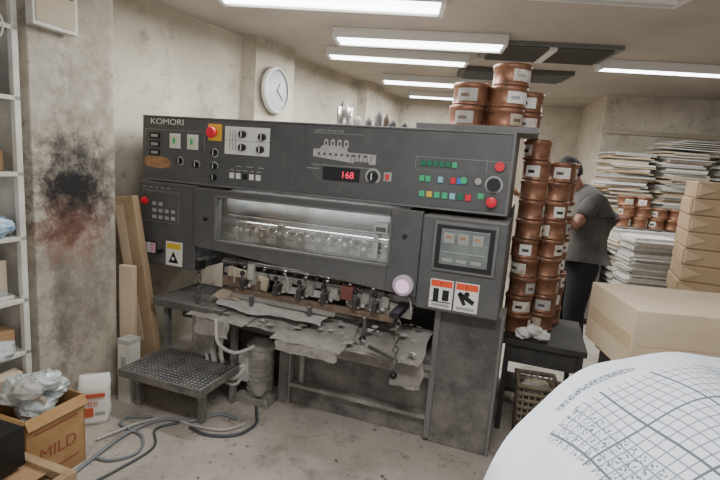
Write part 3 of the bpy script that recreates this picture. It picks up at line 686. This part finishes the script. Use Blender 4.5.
def printmat():
    m=bpy.data.materials.new('printed_form');m.use_nodes=True
    nt=m.node_tree;N=nt.nodes;L=nt.links;b=N['Principled BSDF'];b.inputs['Roughness'].default_value=0.55
    uv=N.new('ShaderNodeUVMap');mp0=N.new('ShaderNodeMapping');mp0.inputs['Rotation'].default_value=(0,0,-0.12);L.new(uv.outputs[0],mp0.inputs[0])
    sep=N.new('ShaderNodeSeparateXYZ');L.new(mp0.outputs[0],sep.inputs[0])
    def math_(op,a,b2=None,c=None):
        n=N.new('ShaderNodeMath');n.operation=op
        for i,v in enumerate((a,b2,c)):
            if v is None: continue
            if isinstance(v,(int,float)): n.inputs[i].default_value=v
            else: L.new(v,n.inputs[i])
        return n.outputs[0]
    U,V=sep.outputs[0],sep.outputs[1]
    def lines(s,n,wd):
        fr=math_('FRACT',math_('MULTIPLY',s,n));return math_('LESS_THAN',fr,wd)
    g=math_('MAXIMUM',lines(U,48,0.14),lines(V,30,0.12))
    g=math_('MULTIPLY',g,0.8)
    big=math_('MAXIMUM',lines(U,8,0.04),lines(V,5,0.035))
    g=math_('MAXIMUM',g,big)
    inx=math_('MULTIPLY',math_('GREATER_THAN',U,0.36),math_('LESS_THAN',U,0.97))
    iny=math_('MULTIPLY',math_('GREATER_THAN',V,-0.02),math_('LESS_THAN',V,0.80))
    g=math_('MULTIPLY',g,math_('MULTIPLY',inx,iny))
    n=N.new('ShaderNodeTexNoise');n.inputs['Scale'].default_value=1;mp=N.new('ShaderNodeMapping');mp.inputs['Scale'].default_value=(260,110,1);L.new(mp0.outputs[0],mp.inputs[0]);L.new(mp.outputs[0],n.inputs['Vector'])
    tx=math_('GREATER_THAN',n.outputs['Fac'],0.55)
    row=math_('GREATER_THAN',math_('FRACT',math_('MULTIPLY',V,30)),0.4)
    tz=math_('MULTIPLY',math_('GREATER_THAN',U,0.36),math_('LESS_THAN',math_('FRACT',math_('MULTIPLY',U,2.75)),0.25))
    tx=math_('MULTIPLY',math_('MULTIPLY',tx,row),math_('MULTIPLY',tz,iny))
    g=math_('MAXIMUM',g,tx)
    hd=math_('MULTIPLY',math_('MULTIPLY',math_('GREATER_THAN',V,0.84),math_('LESS_THAN',V,0.865)),math_('MULTIPLY',math_('GREATER_THAN',U,0.42),math_('LESS_THAN',U,0.62)))
    g=math_('MAXIMUM',g,math_('MULTIPLY',hd,math_('GREATER_THAN',n.outputs['Fac'],0.48)))
    mx=N.new('ShaderNodeMix');mx.data_type='RGBA';mx.inputs[6].default_value=rgb((208,213,222));mx.inputs[7].default_value=rgb((84,90,102))
    L.new(g,mx.inputs[0]);L.new(mx.outputs[2],b.inputs['Base Color']);return m
M_print=printmat()
def sheetobj(name,dz,mt,parent=None):
    nu,nv=60,30
    far=[Vector((0.24,0.86,0.88)),Vector((0.43,1.10,1.00)),Vector((0.76,1.32,1.08)),Vector((1.15,1.44,1.085)),Vector((1.6,1.5,1.06))]
    near=[Vector((0.24,0.42,0.86)),Vector((0.47,0.45,0.93)),Vector((0.80,0.48,0.98)),Vector((1.2,0.5,0.99)),Vector((1.6,0.52,0.97))]
    def ev(L_,t):
        t=t*(len(L_)-1);i=min(int(t),len(L_)-2);f=t-i
        a,b_,c,d_=L_[max(i-1,0)],L_[i],L_[i+1],L_[min(i+2,len(L_)-1)]
        return 0.5*((2*b_)+(c-a)*f+(2*a-5*b_+4*c-d_)*f*f+(3*b_-a-3*c+d_)*f**3)
    vs=[];fs=[];uvs=[]
    for j in range(nv+1):
        for i in range(nu+1):
            u=i/nu;v=j/nv
            p=ev(near,u)*(1-v)+ev(far,u)*v
            p=p+Vector((0,0,0.042*math.sin(math.pi*v)+0.010*math.sin(u*9+v*4)+0.007*math.sin(u*26-v*9)-dz))
            vs.append(tuple(p));uvs.append((u,v))
    for j in range(nv):
        for i in range(nu):
            k=j*(nu+1)+i;fs.append((k,k+1,k+nu+2,k+nu+1))
    me=bpy.data.meshes.new(name);me.from_pydata(vs,[],fs);uvl=me.uv_layers.new(name='UVMap')
    for p in me.polygons:
        p.use_smooth=True
        for li in p.loop_indices: uvl.data[li].uv=uvs[me.loops[li].vertex_index]
    me.materials.append(mt);o=bpy.data.objects.new(name,me);COL.objects.link(o);o.parent=parent
    return o
e=empty('printed_sheets')
sheetobj('top_sheet',0,M_print,parent=e)
for k in range(3):
    o=sheetobj('under_sheet_%d'%k,0.006*(k+1),M_paperg,parent=e);o.location=(0.006*(k+1),-0.004*(k+1),0)
w=MB();w.b(0.70,1.75,0.52,1.22,0.822,0.92,M_paperg);w.obj('paper_stack',bevel=0.004)

# ------------------------------------------------------------ left side
e=empty('shelf_unit',(-1.675,2.365,0),math.radians(-19.3));w=MB()
Ls,Ds=0.9,0.36
for y in (-Ls,-0.03):
    for x in (-Ds,-0.03): w.b(x,x+0.03,y,y+0.03,0,2.25,M_shelf)
zs=[0.12,0.50,0.78,1.10,1.42,1.78,2.1]
for z in zs: w.b(-Ds,0,-Ls,0,z-0.022,z,M_shelf)
w.b(-Ds-0.004,-Ds,-Ls,0,0.1,2.2,M_shelf)
w.b(-Ds,0,-0.004,0.0,0.1,2.2,M_shelf)
w.obj('shelf_frame',e,0.002)
w=MB()
w.b(-0.30,-0.03,-0.35,-0.06,0.502,0.62,M_card);w.b(-0.30,-0.02,-0.7,-0.4,0.502,0.7,M_kraft)
w.b(-0.3,-0.03,-0.36,-0.05,0.782,0.80,M_paper);w.b(-0.28,-0.05,-0.34,-0.07,0.80,0.83,M_paperg);w.b(-0.28,-0.05,-0.30,-0.07,0.83,0.98,M_paperb)
w.b(-0.3,-0.04,-0.8,-0.4,0.782,1.0,M_card)
w.b(-0.3,-0.05,-0.32,-0.06,1.422,1.52,M_card);w.b(-0.3,-0.05,-0.8,-0.4,1.422,1.6,M_kraft)
w.b(-0.3,-0.05,-0.8,-0.1,0.122,0.3,M_paper);w.b(-0.06,0.0,-0.42,-0.05,0.24,0.40,M_kraftl,rot=(0,0.25,0.1))
w.b(-0.28,-0.05,-0.3,-0.07,1.782,1.9,M_dark)
w.obj('shelf_boxes',e,0.003)
w=MB()
for c,m in (((-0.12,-0.2,1.165),M_bluep),((-0.08,-0.14,1.15),M_bluep),((-0.12,-0.18,1.95),M_bluep),((-0.16,-0.35,1.16),M_plast),((-0.12,-0.2,1.56),M_plast),((-0.08,-0.16,0.53),M_plast)):
    w.ball((c[0],c[1],c[2]),(0.11,0.12,0.06),m,14,9,0.12)
w.obj('shelf_bags',e)
w=MB();w.tube([(-1.62,2.12,2.24),(-1.61,2.13,2.13),(-1.62,2.12,2.03),(-1.59,2.13,2.0),(-1.57,2.13,2.06),(-1.60,2.12,2.14),(-1.61,2.12,2.25),(-1.62,2.12,2.6)],0.004,M_paper);w.obj('hanging_cord')
def openbox(name,x,y,rz,W,D,Hh,m):
    e=empty(name,(x,y,0),rz);w=MB();t=0.006
    w.b(-W/2,W/2,-D/2,-D/2+t,0,Hh,m);w.b(-W/2,W/2,D/2-t,D/2,0,Hh,m);w.b(-W/2,-W/2+t,-D/2,D/2,0,Hh,m);w.b(W/2-t,W/2,-D/2,D/2,0,Hh,m);w.b(-W/2,W/2,-D/2,D/2,0,t,m)
    w.b(-W/2,W/2,-D/2-0.07,-D/2,Hh-0.006,Hh,m,rot=(0.9,0,0),piv=(0,-D/2,Hh));w.b(W/2,W/2+0.05,-D/2,D/2,Hh-0.006,Hh,m,rot=(0,1.1,0),piv=(W/2,0,Hh))
    w.obj('carton',e)
    return e
e=openbox('cardboard_box',-1.49,2.11,math.radians(-19),0.28,0.30,0.36,mat('orange_carton',(178,142,98),0.8,c2=(160,122,80),scale=8))
w=MB();
for i in range(11): w.ball((random.uniform(-0.07,0.05),random.uniform(-0.08,0.08),0.32+0.014*i),(0.075,0.07,0.045),[M_plast,M_paperg,M_plast,M_shelf][i%4],12,9,0.14)
w.b(-0.10,0.08,-0.02,0.0,0.2,0.42,M_paperb,rot=(0.3,0.1,0.2))
w.obj('plastic_bags',e)
OR=mat('print_orange',(200,92,62),0.6);mat('print_red',(150,84,62),0.7)
w=MB();w.b(-0.1,0.1,-0.153,-0.150,0.22,0.235,MATS['print_red']);w.b(0.1405,0.142,-0.11,0.11,0.06,0.068,MATS['print_red']);w.b(0.1405,0.142,-0.11,0.11,0.27,0.278,MATS['print_red'])
w.obj('carton_stripes',e)
text('carton_side_print','MILD',(0.142,-0.09,0.13),0.085,MATS['print_red'],e,rot=(math.pi/2,0,math.pi/2))
e=empty('wooden_frames',(-1.33,1.76,0),math.radians(-19));w=MB()
for i in range(5):
    z=0.0+i*0.05;a=0.02*i
    w.b(-0.26,0.12+a,-0.17,-0.13,z,z+0.04,M_wood);w.b(-0.26,0.12+a,0.07,0.11,z,z+0.04,M_wood);w.b(-0.26,-0.22,-0.13,0.07,z,z+0.04,M_wood);w.b(0.08+a,0.12+a,-0.13,0.07,z,z+0.04,M_wood);w.b(-0.22,0.08,-0.13,0.07,z+0.012,z+0.02,M_card)
w.obj('frames',e,0.003)
w=MB();w.b(-0.07,0.07,-0.07,0.07,0,0.17,M_black);w.b(-0.06,0.06,-0.0715,-0.07,0.03,0.1,M_grey);w.obj('toner_carton',bevel=0.006,loc=(-1.42,1.77,0.242),rotz=-0.3)
def sack(name,x,y,rz):
    e=empty(name,(x,y,0),rz);w=MB()
    nz,ns=12,24;vs=[];fs=[]
    for j in range(nz+1):
        t=j/nz;z=t*0.27
        kx=0.92+0.12*math.sin(math.pi*t)+0.04*math.sin(9*t);ky=(1.0-0.15*t) if t<0.75 else (0.88-(t-0.75)*3.0)
        for i in range(ns):
            a=2*math.pi*i/ns;c_,s_=math.cos(a),math.sin(a)
            vs.append((0.082*kx*math.copysign(abs(c_)**0.45,c_)+random.uniform(-0.004,0.004),0.05*max(ky,0.12)*math.copysign(abs(s_)**0.6,s_)+0.02*t,z+(0.010*math.sin(i*1.7) if j==nz else 0)))
    for j in range(nz):
        for i in range(ns): l=(i+1)%ns;fs.append((j*ns+i,j*ns+l,(j+1)*ns+l,(j+1)*ns+i))
    fs.append(list(range(ns))[::-1]);fs.append([nz*ns+i for i in range(ns)])
    w.add(vs,fs,M_label,True)
    w.b(-0.06,0.06,-0.0535,-0.045,0.165,0.185,OR);w.b(-0.055,0.0,-0.0545,-0.045,0.05,0.10,OR);w.b(0.01,0.06,-0.0545,-0.045,0.06,0.075,M_line)
    w.obj('bag_body',e)
    text('bag_print','MIX',(-0.05,-0.056,0.115),0.045,OR,e,rot=(math.pi/2-0.02,0,0))
    return e
sack('powder_bag',-1.46,2.56,math.radians(22))
w=MB();w.b(-0.08,0.08,-0.03,0.03,0,1.27,M_kraft);w.b(-0.07,0.0,-0.032,0,0.3,1.22,M_kraftl);w.obj('leaning_kraft_board',bevel=0.006,loc=(-1.345,3.085,0.0),rot=(0,math.radians(-10),math.radians(-14)))
w=MB();w.b(-0.05,0.05,-0.02,0.02,0,0.84,M_kraftl);w.obj('leaning_board',bevel=0.004,loc=(-1.443,2.93,0.001),rot=(0,0,math.radians(-10)))
w=MB();w.b(-0.045,0.045,-0.045,0.045,0,0.40,M_shelf);w.b(-0.047,0.047,-0.047,0.047,0.38,0.41,M_paperg);w.b(-0.02,0.02,-0.047,-0.045,0.2,0.3,M_line);w.obj('metal_box',bevel=0.005,loc=(-1.385,2.82,0),rotz=math.radians(-19))
w=MB()
def cb(pts,r,m): w.tube([(a,b_,r+0.001) for a,b_ in pts],r,m,8,8)
cb([(-1.30,2.06),(-1.25,2.30),(-1.20,2.46),(-1.08,2.60),(-0.92,2.60),(-0.78,2.70),(-0.66,2.66)],0.010,M_cab)
cb([(-1.34,2.36),(-1.28,2.44),(-1.18,2.56),(-1.05,2.62),(-0.88,2.56),(-0.70,2.54),(-0.60,2.62)],0.009,M_hose)
cb([(-1.28,2.22),(-1.18,2.20),(-1.08,2.28),(-1.12,2.42),(-1.26,2.5),(-1.30,2.54),(-1.28,2.60),(-1.15,2.62)],0.008,M_cab)
cb([(-0.9,2.54),(-0.78,2.48),(-0.62,2.50),(-0.54,2.62),(-0.56,2.74),(-0.58,2.82)],0.009,M_cab2)
cb([(-1.2,2.0),(-1.12,2.12),(-1.02,2.33),(-1.08,2.50),(-0.98,2.58)],0.007,M_cab2)
w.obj('power_cables')
w=MB()
for i in range(80):
    x=random.uniform(-1.2,0.9);y=random.uniform(1.7,2.75)-0.15*x
    w.scrap((x,y,0.002),random.uniform(0.006,0.018),random.choice([M_paperg,M_dark,M_dust,M_rust,M_blackm]))
w.obj('floor_debris')
w=MB();w.b(-0.0,0.05,-0.11,0.13,0,0.34,M_shelf);w.b(0.05,0.054,-0.095,0.115,0.02,0.32,M_paperb);w.cyl((0.055,0.09,0.17),0.01,0.008,M_black,'x',12)
w.obj('electrical_box',bevel=0.004,loc=(-1.622,2.50,2.12),rotz=math.radians(-19.3))

# ------------------------------------------------------------ man
MAN=empty('standing_man',(-0.08,0,0))
def skin(name,verts,edges,m,sub=2,root=0):
    me=bpy.data.meshes.new(name);me.from_pydata([v[0] for v in verts],edges,[]);me.materials.append(m)
    o=bpy.data.objects.new(name,me);COL.objects.link(o);o.parent=MAN
    sk=o.modifiers.new('skin','SKIN');sk.use_smooth_shade=True
    for i,v in enumerate(verts):
        r=v[1];o.data.skin_vertices[0].data[i].radius=(r,r) if not isinstance(r,tuple) else r
        o.data.skin_vertices[0].data[i].use_root=(i==root)
    s=o.modifiers.new('s','SUBSURF');s.levels=sub;s.render_levels=sub
    return o
hy=3.95
skin('trousers',[((1.92,hy,0.98),(0.16,0.18)),((1.92,hy,0.90),(0.16,0.18)),((1.91,hy-0.10,0.80),0.118),((1.88,hy-0.11,0.50),0.090),((1.94,hy-0.11,0.10),0.072),((1.91,hy+0.10,0.80),0.118),((1.84,hy+0.12,0.50),0.090),((1.86,hy+0.13,0.10),0.072)],
     [(0,1),(1,2),(2,3),(3,4),(1,5),(5,6),(6,7)],M_pants)
skin('tshirt',[((1.92,hy,0.93),(0.17,0.19)),((1.93,hy,1.10),(0.178,0.19)),((1.93,hy,1.28),(0.178,0.19)),((1.90,hy,1.42),(0.135,0.14)),((1.83,hy,1.50),0.07),
   ((1.89,hy-0.18,1.41),0.086),((1.78,hy-0.22,1.28),0.074),((1.87,hy+0.17,1.41),0.078),((1.76,hy+0.20,1.27),0.066)],
   [(0,1),(1,2),(2,3),(3,4),(3,5),(5,6),(3,7),(7,8)],M_shirt,root=1)
skin('left_arm',[((1.80,hy-0.21,1.30),0.052),((1.73,hy-0.23,1.20),0.048),((1.64,hy-0.20,1.30),0.042),((1.56,hy-0.16,1.41),0.029),((1.53,hy-0.15,1.45),0.030)],[(0,1),(1,2),(2,3),(3,4)],M_skin)
skin('right_arm',[((1.77,hy+0.20,1.29),0.050),((1.68,hy+0.21,1.18),0.046),((1.58,hy+0.17,1.26),0.038),((1.48,hy+0.12,1.34),0.028),((1.44,hy+0.10,1.37),0.030)],[(0,1),(1,2),(2,3),(3,4)],M_skin)
def hand(pre,c,dirv,side):
    c=Vector(c);dv=Vector(dirv).normalized();sv=Vector(side).normalized();nv=dv.cross(sv)
    skin(pre+'_palm',[(tuple(c),(0.026,0.018)),(tuple(c+dv*0.05),(0.036,0.016)),(tuple(c+dv*0.085),(0.036,0.014))],[(0,1),(1,2)],M_skin)
    for i,l in enumerate((0.072,0.08,0.075,0.058)):
        o_=c+dv*0.075+sv*(0.027-0.018*i)
        skin(pre+'_finger_%d'%(i+1),[(tuple(o_),0.0095),(tuple(o_+dv*l*0.45+nv*0.004),0.009),(tuple(o_+dv*l*0.75+nv*0.018),0.008),(tuple(o_+dv*l*0.85+nv*0.036),0.007)],[(0,1),(1,2),(2,3)],M_skin,1)
    o_=c+dv*0.025+sv*0.024
    skin(pre+'_thumb',[(tuple(o_),0.012),(tuple(o_+sv*0.024+dv*0.02),0.0105),(tuple(o_+sv*0.032+dv*0.045+nv*0.012),0.009)],[(0,1),(1,2)],M_skin,1)
hand('left_hand',(1.53,hy-0.15,1.45),(-0.6,0.1,0.45),(0.3,0.9,0.3))
hand('right_hand',(1.44,hy+0.10,1.37),(-0.7,-0.1,0.35),(0.2,-0.9,0.3))
skin('neck',[((1.84,hy,1.46),0.062),((1.80,hy,1.53),0.056),((1.765,hy,1.60),0.055)],[(0,1),(1,2)],M_skin)
hd=MB()
R=Matrix.Translation((1.735,hy,1.625))@Matrix.Rotation(math.pi+0.1,4,'Z')@Matrix.Rotation(math.radians(22),4,'Y');hd.T=R
vs=[];fs=[];sg,rg=24,18
for j in range(rg+1):
    t=math.pi*j/rg
    for i in range(sg):
        a=2*math.pi*i/sg;x=math.sin(t)*math.cos(a);y=math.sin(t)*math.sin(a);z=math.cos(t)
        X=0.094*x;Y=0.074*y;Z=0.115*z
        if z<-0.2: k=1-0.35*(-z-0.2);Y*=k;X=X*(1-0.15*(-z-0.2))+0.012*(-z-0.2)
        if x>0.8 and -0.4<z<0.1: X-=0.004
        vs.append((X,Y,Z))
for j in range(rg):
    for i in range(sg): l=(i+1)%sg;fs.append((j*sg+i,(j+1)*sg+i,(j+1)*sg+l,j*sg+l))
hd.add(vs,fs,M_skin,True)
hd.ball((0.094,0,-0.015),(0.016,0.012,0.022),M_skin,12,8);hd.ball((0.088,0,0.005),(0.010,0.008,0.025),M_skin,12,8)
for s_ in (-1,1):
    hd.ball((0.078,s_*0.031,0.008),(0.012,0.015,0.009),M_eye,12,8);hd.ball((0.088,s_*0.031,0.008),(0.005,0.006,0.006),M_black,8,6)
    hd.ball((0.084,s_*0.031,0.027),(0.008,0.019,0.004),M_hair,10,6);hd.ball((-0.005,s_*0.075,-0.005),(0.018,0.008,0.03),M_skin,12,8)
hd.ball((0.085,0,-0.055),(0.010,0.024,0.005),mat('lips',(130,78,68),0.5),12,6)
hd.obj('head',MAN)
hr=MB();hr.T=R
vs=[];fs=[]
for j in range(15):
    for i in range(sg):
        a=2*math.pi*i/sg;ca=math.cos(a)
        tmax=math.pi*(0.36 if ca>0.6 else (0.36+0.26*(0.6-ca)/0.8 if ca>-0.2 else 0.62))
        tt=tmax*j/14;x=math.sin(tt)*math.cos(a);y=math.sin(tt)*math.sin(a);z=math.cos(tt)
        k=1+random.uniform(-0.015,0.02)-0.05*(j/14)**3;vs.append((0.104*x*k-0.003,0.084*y*k,0.128*z*k))
for j in range(14):
    for i in range(sg): l=(i+1)%sg;fs.append((j*sg+i,(j+1)*sg+i,(j+1)*sg+l,j*sg+l))
hr.add(vs,fs,M_hair,True);hr.obj('hair',MAN)
for nm,x,y in (('left_shoe',1.94,hy-0.11),('right_shoe',1.86,hy+0.13)):
    skin(nm,[((x+0.03,y,0.045),(0.042,0.042)),((x-0.06,y,0.045),(0.044,0.036)),((x-0.15,y,0.032),(0.044,0.028))],[(0,1),(1,2)],M_shoe)

# ------------------------------------------------------------ world, camera
wd=bpy.data.worlds.new('World');bpy.context.scene.world=wd;wd.use_nodes=True
wd.node_tree.nodes['Background'].inputs[0].default_value=(0.95,0.94,0.93,1);wd.node_tree.nodes['Background'].inputs[1].default_value=0.9
cd=bpy.data.cameras.new('camera');cam=bpy.data.objects.new('camera',cd);COL.objects.link(cam)
cd.sensor_width=36;cd.lens=24;cd.clip_start=0.05
p=math.radians(9.5);r=math.radians(4.2)
fwd=Vector((0,math.cos(p),-math.sin(p)));right=Vector((1,0,0));up=right.cross(fwd)
r2=right*math.cos(r)+up*math.sin(r);u2=-right*math.sin(r)+up*math.cos(r)
m=Matrix((r2,u2,-fwd)).transposed().to_4x4();m.translation=Vector((0,0,1.6));cam.matrix_world=m
bpy.context.scene.camera=cam
